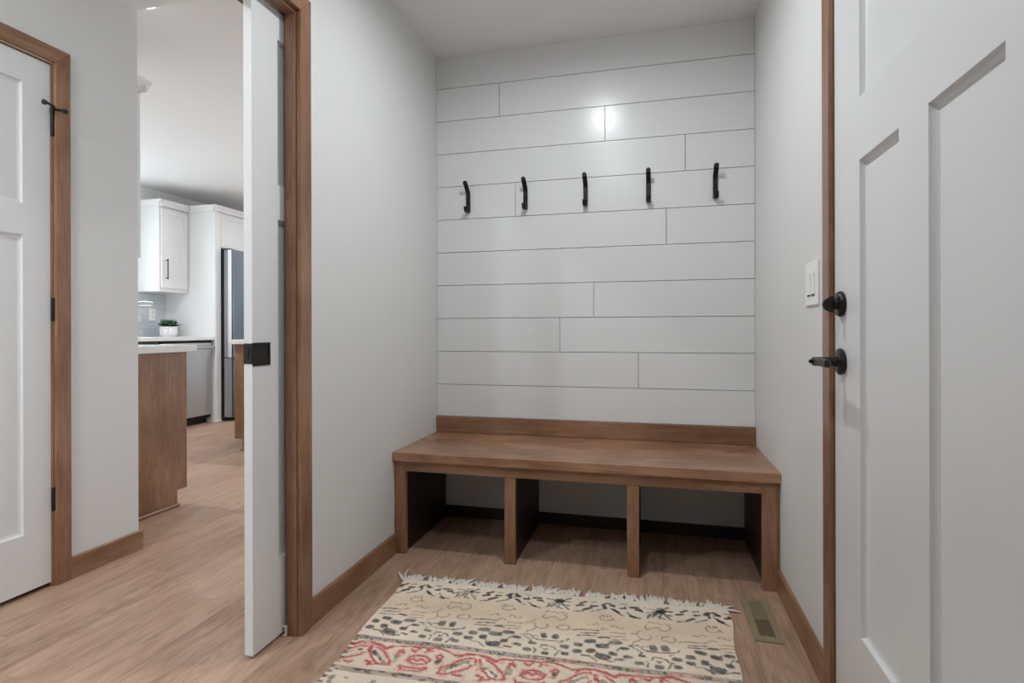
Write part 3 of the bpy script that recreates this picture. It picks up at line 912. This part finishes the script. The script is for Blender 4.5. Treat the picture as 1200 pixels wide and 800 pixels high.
stain(strokes(greyline, .0028, P1, KS), lin(66, 68, 66), .8)


def band(a, b):
    return np.clip((VV + (wear - .5) * .006 - a) / .003, 0, 1) * np.clip((b - VV - (wear - .5) * .006) / .003, 0, 1)


stain(band(.386, .412) * (.15 + 1.1 * streak), lin(134, 126, 118), .85)
stain(band(.388, .410) * np.clip((speck - .5) * 7, 0, 1), lin(64, 66, 66), .8)
stain(band(.394, .408) * np.clip((wear - .58) * 9, 0, 1), PINK, .7)
rb = band(.412, .552)
stain(rb * (.4 + .6 * tone), lin(226, 208, 188), .6)
RK = (-1, 0, 1, 2)
stain(strokes(red_thick, .0056, P2, RK), RED, .85)
stain(strokes([[(p[0], p[1] + .012) for p in pl] for pl in red_thick], .0028, P2, RK), lin(236, 214, 204), .8)
stain(strokes(red, .0105, P2, RK) * np.clip((speck - .46) * 5, 0, 1), PINK, .7)
stain(strokes(red, .0038, P2, RK) * (.55 + .75 * wear), RED, .95)
stain(rb * np.clip((fbm(60, 60, 21) - .66) * 14, 0, 1), PINK, .6)
stain(strokes(redgrey, .0085, P2, RK) * (.3 + .9 * speck), lin(132, 124, 108), .8)
stain(strokes(redgrey, .0078, P2, RK) * np.clip((fbm(90, 90, 33) - .52) * 9, 0, 1), lin(66, 66, 62), .8)
stain(strokes(redwhite, .0042, P2, RK), lin(234, 226, 210), .9)
stain(band(.5440, .5475), RED, .75)
stain(band(.412, .4155) * np.clip((wear - .3) * 4, 0, 1), RED, .7)
stain(band(.552, .580) * (.3 + streak), lin(150, 130, 112), .8)
acc = np.clip((fbm(42, 60, 9) - .53) * 9, 0, 1)
stain(band(.554, .578) * acc, SLATE, .8)
stain(band(.60, .64) * np.clip((fbm(55, 60, 11) - .60) * 14, 0, 1), lin(116, 106, 98), .75)
edge = np.clip((.020 - np.minimum(UU, RW - UU)) / .004, 0, 1) * (VV > .40)
stain(edge * np.clip((np.sin(VV * 260) - .1) * 4, 0, 1), lin(70, 70, 70), .75)
stain(np.clip((wear - .72) * 8, 0, 1), lin(226, 208, 186), .5)

# rug body: fine grid where the camera looks, coarse beyond the frame
us = np.linspace(0, RW, 480)
vs = np.concatenate([np.linspace(V0, V1, 300), np.linspace(V1, V2, 40)[1:]])
GU, GV = len(us), len(vs)
verts, cols = [], np.empty((GU * GV, 3))
k3 = np.ones((3, 3))
SM = sum(np.roll(np.roll(IMG, a, 0), b, 1) for a in (-1, 0, 1) for b in (-1, 0, 1)) / 9
for i, u_ in enumerate(us):
    fu_ = u_ / RW
    for j, v_ in enumerate(vs):
        # worn outline: side edges wander, surface lies a little uneven
        wob = .006 * math.sin(v_ * 9 + 1.3) + .004 * math.sin(v_ * 23)
        sh = wob if fu_ > .5 else .004 * math.sin(v_ * 14)
        sh -= .018 * max(0, min(v_, .4)) / .4 * (1 if fu_ > .5 else -.6) * abs(fu_ - .5) * 2
        uu = u_ + sh * abs(fu_ - .5) * 2
        zz = .0075 + .0013 * math.sin(u_ * 17 + v_ * 6) + .001 * math.sin(u_ * 7 - v_ * 19)
        if i in (0, GU - 1) or j in (0, GV - 1):
            zz = .0035
        p = RUG_O + REX * uu + REY * v_
        verts.append((p.x, p.y, zz))
ii = np.clip((us / RES).astype(int), 0, nu - 1)
jj = np.clip(((vs - V0) / RES).astype(int), 0, nv - 1)
far_j = vs > V1 - .004
jj = np.where(far_j, np.clip((((V1 - (vs - V1)) - V0) / RES), 2, nv - 3).astype(int), jj)   # the pattern turns round past the frame
cols = SM[np.ix_(ii, jj)].reshape(-1, 3)
nb = len(verts)
faces = [(i * GV + j, i * GV + j + 1, (i + 1) * GV + j + 1, (i + 1) * GV + j) for i in range(GU - 1) for j in range(GV - 1)]
ring = [i * GV for i in range(GU)] + [(GU - 1) * GV + j for j in range(1, GV)] + [i * GV + GV - 1 for i in range(GU - 2, -1, -1)] + [j for j in range(GV - 2, 0, -1)]
for r_ in ring:
    verts.append((verts[r_][0], verts[r_][1], 0.0005))
for k in range(len(ring)):
    k2 = (k + 1) % len(ring)
    faces.append((ring[k], ring[k2], nb + k2, nb + k))
rug = tag(empty('area_rug', tuple(RUG_O + REX * RW / 2 + REY * .8)), 'faded cream, navy and red patterned area rug with white fringe', 'rug')
me = bpy.data.meshes.new('rug_body')
ro = rug.location
me.from_pydata([(v[0] - ro.x, v[1] - ro.y, v[2]) for v in verts], [], faces)
at = me.attributes.new('dye', 'FLOAT_COLOR', 'POINT')
buf = np.ones((len(verts), 4)); buf[:nb, :3] = cols; buf[nb:, :3] = lin(200, 180, 155)
at.data.foreach_set('color', buf.ravel())
me.polygons.foreach_set('use_smooth', [True] * len(me.polygons))
me.materials.append(M['rug'])
ob = bpy.data.objects.new('rug_body', me); COL.objects.link(ob); ob.parent = rug

# fringe: loose tassels of twisted threads along the far edge
variants = []
for vi in range(7):
    bm = bmesh.new()
    r_ = random.Random(40 + vi)
    for s_ in range(4):
        ln = r_.uniform(.036, .062)
        off = r_.uniform(-.008, .008)
        lean = r_.uniform(-.020, .024)
        curl = r_.uniform(-.012, .012)
        pts, rad = [], []
        for t_ in np.linspace(0, 1, 6):
            pts.append((off * (1 + .4 * t_) + lean * t_ + curl * math.sin(t_ * 3), -.006 + ln * t_, .0048 + .0016 * math.sin(t_ * 3.0) - .0008 * t_ + s_ * .0006))
            rad.append((.0046 + .0008 * math.sin(t_ * 11 + s_)) * (1 - .45 * t_ ** 3))
        add_tube(bm, pts, rad, 6)
    mm = bpy.data.meshes.new('tassel'); bm.to_mesh(mm); bm.free(); mm.materials.append(M['fringe'])
    mm.polygons.foreach_set('use_smooth', [True] * len(mm.polygons))
    variants.append(mm)
for edge_v, sgn in ((V0, 1), (V2, -1)):
    k = 0
    u_ = .006
    while u_ < RW - .002:
        o = bpy.data.objects.new('tassel', random.choice(variants))
        COL.objects.link(o); o.parent = rug
        p = RUG_O + REX * u_ + REY * edge_v
        o.location = (p.x - ro.x, p.y - ro.y, 0)
        o.rotation_euler = (0, 0, RUG_A + random.uniform(-.35, .25) + (0 if sgn > 0 else math.pi))
        o.scale = (1, random.uniform(.8, 1.25), 1)
        if sgn > 0 and k == 0:
            o.scale = (1.0, 1.8, 1.2); o.rotation_euler.z = .55
        u_ += (random.uniform(.030, .040) if k % 5 == 4 else random.uniform(.013, .021)) if sgn > 0 else .05
        k += 1

o = bpy.data.objects.new('tassel', variants[2]); COL.objects.link(o); o.parent = rug
p = RUG_O + REX * (RW - .012) + REY * (V0 + .004)
o.location = (p.x - ro.x, p.y - ro.y, 0); o.rotation_euler = (0, 0, -1.15); o.scale = (1, 1.1, 1)


# ================================================================== kitchen
def slab_panel(name, axis, face, sgn, a0, a1, z0, z1, mat, parent, rail=0.055, depth=0.007):
    """shaker front: raised frame bars round a sunken field, one mesh (axis x: front looks along X)"""
    bm = bmesh.new()

    def ab(p, q, s, e, d0, d1):
        lo, hi = sorted((face + sgn * d0, face + sgn * d1))
        add_box(bm, *((lo, hi, p, q, s, e) if axis == 'x' else (p, q, lo, hi, s, e)))
    ab(a0, a1, z0, z0 + rail, 0, .019); ab(a0, a1, z1 - rail, z1, 0, .019)
    ab(a0, a0 + rail, z0 + rail, z1 - rail, 0, .019); ab(a1 - rail, a1, z0 + rail, z1 - rail, 0, .019)
    ab(a0 + rail, a1 - rail, z0 + rail, z1 - rail, 0, .019 - depth)
    return mk(name, bm, mat, parent)


def bar_pull(parent, pts_axis, c, length, mat, out=(0.03, 0, 0), r=.0055):
    bm = bmesh.new()
    c = Vector(c); o = Vector(out)
    d = {'z': Vector((0, 0, 1)), 'y': Vector((0, 1, 0)), 'x': Vector((1, 0, 0))}[pts_axis]
    add_tube(bm, [c + o - d * length / 2, c + o + d * length / 2], r, 10)
    for s in (-1, 1):
        add_tube(bm, [c + d * s * (length / 2 - .015), c + o + d * s * (length / 2 - .015)], .0045, 8)
    return mk('handle', bm, mat, parent, smooth=40)


CROWN = [(0, 0), (.012, .006), (.018, .030), (.034, .052), (.036, .068), (0, .068)]     # (projection, height)

# ---- brown base cabinet and white upper cabinet by the hall wall
bc = tag(empty('base_cabinet', (-3.1, 2.36, 0)), 'stained brown base cabinet end beside the hall wall', 'cabinet')
box('body', -3.58, -2.652, YH + .001, 2.655, .098, .878, M['wood_z'], bc)
prism('end_panel', [(YH + .014, 0.0), (2.614, 0.0), (2.614, .093), (2.681, .093), (2.681, .878), (YH + .014, .878)], 0, -2.652, -2.630, M['wood_z'], bc, bev=.0012)
box('toe_kick', -3.58, -2.652, 2.590, 2.612, 0, .098, M['wood_x'], bc)
box('shoe_moulding', -2.630, -2.616, YH + .014, 2.618, 0, .018, M['wood_y'], bc, bev=.004)
for xa in (-3.57, -3.11):
    dr = slab_panel('cabinet_door', 'y', 2.656, 1, xa, xa + .455, .105, .870, M['wood_z'], bc)
    bar_pull(dr, 'z', (xa + .41, 2.675, .70), .15, M['black'], (0, .03, 0))
tag(box('countertop', -3.60, -2.607, YH + .001, 2.735, .879, .917, M['quartz'], bev=.003, seg=2), 'white quartz countertop on the brown base cabinet', 'countertop')
uc = tag(empty('upper_cabinet', (-3.1, 2.2, 1.383)), 'white upper cabinet above the brown base cabinet', 'cabinet')
box('body', -3.58, -2.627, YH + .001, 2.366, 1.383, 2.330, M['cabinet'], uc, bev=.001)
for xa in (-3.57, -3.10):
    dr = slab_panel('cabinet_door', 'y', 2.367, 1, xa, xa + .465, 1.39, 2.255, M['cabinet'], uc)
    bar_pull(dr, 'z', (xa + .42, 2.386, 1.50), .15, M['black'], (0, .03, 0))
bm = bmesh.new()
add_prism(bm, [(2.386 + a, 2.263 + h) for a, h in CROWN], 0, -3.58, -2.595)
add_prism(bm, [(-2.627 + a, 2.263 + h) for a, h in CROWN], 1, YH + .001, 2.386)
mk('crown_moulding', bm, M['cabinet'], uc)

# ---- island
isl = tag(empty('kitchen_island', (-2.9, 4.8, 0)), 'stained brown kitchen island standing in front of the refrigerator', 'island')
prism('end_panel', [(-3.316, 0), (-2.35, 0), (-2.35, .888), (-3.391, .888), (-3.391, .096), (-3.316, .096)], 1, 3.95, 3.972, M['wood_z'], isl, bev=.0012)
box('body', -3.372, -2.37, 3.972, 5.6, .096, .888, M['wood_z'], isl)
box('toe_kick', -3.314, -2.37, 3.972, 5.6, 0, .096, M['wood_y'], isl)
box('shoe_moulding', -3.33, -2.35, 3.938, 3.95, 0, .018, M['wood_x'], isl, bev=.004)
for ya in (3.98, 4.52, 5.06):
    dr = slab_panel('cabinet_door', 'x', -3.372, -1, ya, ya + .53, .105, .880, M['wood_z'], isl)
    bar_pull(dr, 'z', (-3.391, ya + .48, .72), .15, M['black'], (-.03, 0, 0))
tag(box('countertop', -3.412, -2.2, 3.90, 5.65, .8885, .926, M['quartz'], bev=.003, seg=2), 'white quartz countertop on the kitchen island', 'countertop')

# ---- sink run along the far wall
XF = -4.66
sb = tag(empty('base_cabinet', (-4.95, 3.5, 0)), 'dark slate blue sink base cabinet beside the dishwasher', 'cabinet')
box('body', XK + .001, XF - .02, 2.1, 4.425, .10, .899, M['navy'], sb)
box('toe_kick', XK + .1, XF - .08, 2.1, 4.425, 0, .10, M['gap'], sb)
for k in range(4):
    ya = 2.11 + k * .578
    dr = slab_panel('cabinet_door', 'x', XF - .019, 1, ya, ya + .572, .11, .890, M['navy'], sb)
    bar_pull(dr, 'z', (XF, ya + .52, .75), .15, M['black'])
tag(box('countertop', XK + .001, XF + .025, 2.08, 5.099, .900, .938, M['quartz'], bev=.003, seg=2), 'white quartz countertop along the tiled kitchen wall', 'countertop')
dw = tag(empty('dishwasher', (-4.95, 4.76, 0)), 'stainless steel dishwasher under the tiled wall counter', 'dishwasher')
box('tub', XK + .05, XF - .03, 4.432, 5.094, .06, .895, M['gap'], dw)
box('door_panel', XF - .03, XF, 4.435, 5.092, .095, .870, M['steel'], dw, bev=.004, seg=2)
box('control_strip', XF - .03, XF - .004, 4.435, 5.092, .872, .893, M['rubber'], dw)
bar_pull(dw, 'y', (XF, 4.763, .822), .64, M['steel'], (.04, 0, 0), r=.013)
box('toe_kick', XF - .10, XF - .08, 4.435, 5.092, 0, .09, M['rubber'], dw)

# ---- tall panel, refrigerator, cabinet above it
tp = tag(empty('tall_end_panel', (-4.96, 5.14, 0)), 'tall white panel enclosing the side of the refrigerator', 'cabinet panel')
box('side_panel', XK + .001, -4.645, 5.101, 5.120, 0, 2.36, M['cabinet'], tp)
box('front_stile', -4.645, -4.625, 5.101, 5.185, 0, 2.36, M['cabinet'], tp, bev=.001)
box('shoe_moulding', -4.64, -4.612, 5.088, 5.185, 0, .016, M['cabinet'], tp, bev=.004)
oc = tag(empty('over_fridge_cabinet', (-4.96, 5.66, 1.92)), 'white cabinet above the refrigerator with crown moulding', 'cabinet')
box('body', XK + .001, -4.645, 5.186, 6.13, 1.915, 2.36, M['cabinet'], oc)
for ya in (5.19, 5.66):
    slab_panel('cabinet_door', 'x', -4.645, 1, ya, ya + .465, 1.922, 2.295, M['cabinet'], oc)
prism('crown_moulding', [(-4.6255 + a, 2.304 + h) for a, h in CROWN], 1, 5.186, 6.13, M['cabinet'], oc)
bm = bmesh.new()
add_prism(bm, [(-4.6255 + a, 2.304 + h) for a, h in CROWN], 1, 5.065, 5.1855)
add_prism(bm, [(5.1005 - a, 2.304 + h) for a, h in CROWN], 0, -4.93, -4.590)
mk('crown_moulding', bm, M['cabinet'], tp)
rf = tag(empty('refrigerator', (-4.9, 5.66, 0)), 'stainless steel french door refrigerator beside the tall white panel', 'refrigerator')
box('case', XK + .03, -4.612, 5.197, 6.12, .02, 1.895, M['darksteel'], rf)
for ya, yb in ((5.200, 5.655), (5.661, 6.117)):
    dr = box('fridge_door', -4.600, -4.500, ya, yb, .705, 1.895, M['fridge_side'], rf, bev=.003)
    box('door_edge_glint', -4.545, -4.5005, ya - .0012, ya + .0005, .705, 1.895, M['cabinet'], dr)  # white strip painted as the bright reflection along the rounded door edge
    prism('door_skin', [(-4.500, ya + .0005), (-4.496, ya + .0005), (-4.490, ya + .006), (-4.487, ya + .020), (-4.487, yb - .020), (-4.490, yb - .006), (-4.496, yb - .0005), (-4.500, yb - .0005)], 2, .705, 1.895, M['darksteel'], dr, smooth=50)
    bar_pull(dr, 'z', (-4.487, (yb - .05) if ya < 5.5 else (ya + .05), 1.25), .75, M['steel'], (.045, 0, 0))
fz = box('freezer_drawer', -4.600, -4.500, 5.200, 6.117, .045, .695, M['fridge_side'], rf, bev=.003)
box('drawer_skin', -4.500, -4.488, 5.201, 6.116, .045, .695, M['darksteel'], fz, bev=.003)
bar_pull(fz, 'y', (-4.488, 5.66, .62), .75, M['steel'], (.045, 0, 0))
box('hinge_cover', -4.62, -4.52, 5.205, 5.26, 1.896, 1.909, M['rubber'], rf, bev=.003)
box('base_grille', -4.63, -4.60, 5.20, 6.12, .0, .04, M['rubber'], rf)

# ---- white upper cabinet on the far wall
fu = tag(empty('upper_cabinet', (-5.13, 4.92, 1.43)), 'white upper cabinet hung over the potted plant', 'cabinet')
box('body', XK + .001, -4.989, 4.735, 5.098, 1.437, 2.36, M['cabinet'], fu, bev=.001)
box('light_rail', XK + .02, -4.985, 4.737, 5.098, 1.415, 1.437, M['cabinet'], fu)
dr = slab_panel('cabinet_door', 'x', -4.989, 1, 4.752, 5.088, 1.455, 2.290, M['cabinet'], fu)
hh = bar_pull(dr, 'z', (-4.970, 4.80, 1.65), .215, M['black'], (.028, 0, 0))
bm = bmesh.new()
add_prism(bm, [(-4.970 + a, 2.304 + h) for a, h in CROWN], 1, 4.70, 5.10)
add_prism(bm, [(4.735 - a, 2.304 + h) for a, h in CROWN], 0, XK + .001, -4.936)
mk('crown_moulding', bm, M['cabinet'], fu)

# ---- backsplash tiles
gr = box('grout_bed', XK, XK + .004, 4.45, 5.10, .938, 1.415, M['grout'], wk)
th, tw = .0770, .1500
bm = bmesh.new()
add_box(bm, 0, .0055, -tw / 2 + .0012, tw / 2 - .0012, 0, th - .0024, .0012)
tm = bpy.data.meshes.new('tile'); bm.to_mesh(tm); bm.free(); tm.materials.append(M['tile'])
row = 0
z = .940
half_cache = {}
while z + th < 1.43:
    y = 4.981 - tw * 4 + (tw / 2 if row % 2 else 0)
    while y < 5.10:
        ya, yb = max(y, 4.45), min(y + tw, 5.0995)
        if yb - ya > .012:
            w_ = yb - ya
            if abs(w_ - tw) < 1e-6:
                mm = tm
            else:
                key = round(w_, 4)
                if key not in half_cache:
                    bm = bmesh.new(); add_box(bm, 0, .0055, -w_ / 2 + .0012, w_ / 2 - .0012, 0, th - .0024, .0012)
                    half_cache[key] = bpy.data.meshes.new('tile'); bm.to_mesh(half_cache[key]); bm.free(); half_cache[key].materials.append(M['tile'])
                mm = half_cache[key]
            o = bpy.data.objects.new('tile', mm); COL.objects.link(o); o.parent = wk
            o.location = Vector((XK + .004, (ya + yb) / 2, z + .0012)) - wloc(wk)
        y += tw
    z += th
    row += 1

# ---- outlet, tap, plant
ol = tag(empty('wall_outlet', (XK + .0095, 4.932, 1.108)), 'white outlet plate on the grey kitchen tile', 'outlet')
box('wall_plate', XK + .0095, XK + .0145, 4.890, 4.975, 1.112, 1.245, M['plastic'], ol, bev=.002)
for zz in (1.142, 1.190):
    soc = box('socket', XK + .0145, XK + .0158, 4.916, 4.950, zz, zz + .028, M['plastic'], ol, bev=.0006)
    for yy in (4.927, 4.937):
        box('slot', XK + .0156, XK + .0162, yy, yy + .003, zz + .010, zz + .019, M['gap'], soc)
fc = tag(empty('sink_faucet', (-5.16, 4.62, .938)), 'brushed nickel kitchen faucet beside the outlet', 'faucet')
lathe('base', [(.030, 0), (.030, .006), (.022, .012), (.019, .03)], (-5.16, 4.62, .938), M['nickel'], fc, n=24)
tube('column', [(-5.16, 4.62, .96), (-5.16, 4.62, 1.30), (-5.16, 4.62, 1.315)], [.016, .016, .010], M['nickel'], fc)
tube('spout', [(-5.16, 4.62, 1.285), (-5.12, 4.625, 1.298), (-5.05, 4.63, 1.302), (-4.955, 4.635, 1.292)], [.015, .016, .011, .008], M['nickel'], fc)
tube('lever', [(-5.15, 4.625, 1.262), (-5.10, 4.628, 1.262), (-4.97, 4.635, 1.258)], [.010, .012, .005], M['nickel'], fc)

pp = tag(empty('potted_succulent', (-5.07, 4.93, .938)), 'small green succulent in a white ribbed pot on the counter', 'plant')
pc = (-5.07, 4.93, .938)
lathe('pot', [(.060, .0), (.066, .004), (.078, .020), (.080, .050), (.080, .088), (.077, .090)], pc, M['cabinet'], pp, n=112, flute=.05, nf=13, smooth=60)
lathe('pot_rim', [(.075, .088), (.083, .089), (.084, .106), (.081, .108), (.074, .108), (.072, .095)], pc, M['cabinet'], pp, n=48)
lathe('saucer', [(.050, .0), (.058, .001), (.059, .003), (.050, .004)], pc, M['darksteel'], pp, n=32)
lathe('soil', [(.072, .092), (.071, .098)], pc, M['soil'], pp, n=32)
bm = bmesh.new()
r_ = random.Random(5)
for k in range(150):
    a = r_.uniform(0, 2 * math.pi); el = r_.uniform(.1, 1.4); rr = r_.uniform(.0, .062)
    base = Vector((pc[0] + rr * math.cos(a), pc[1] + rr * math.sin(a), pc[2] + .098 + r_.uniform(0, .03)))
    d_ = Vector((math.cos(a) * math.cos(el), math.sin(a) * math.cos(el), math.sin(el)))
    ln = r_.uniform(.045, .095) * (1.05 - .2 * math.sin(el))
    sd = d_.cross(Vector((0, 0, 1))).normalized()
    up = sd.cross(d_)
    w_ = r_.uniform(.008, .014)
    p0, p1, p2, p3 = base, base + d_ * ln * .55 + sd * w_ + up * .003, base + d_ * ln + up * .008, base + d_ * ln * .55 - sd * w_ + up * .003
    q = base + d_ * ln * .5 - up * .005
    V_ = [bm.verts.new(p) for p in (p0, p1, p2, p3, q)]
    for f_ in ((0, 1, 2), (0, 2, 3), (0, 4, 1), (1, 4, 2), (2, 4, 3), (3, 4, 0)):
        bm.faces.new([V_[i] for i in f_])
fo = mk('foliage', bm, M['leaf'], pp)
fo['kind'] = 'stuff'
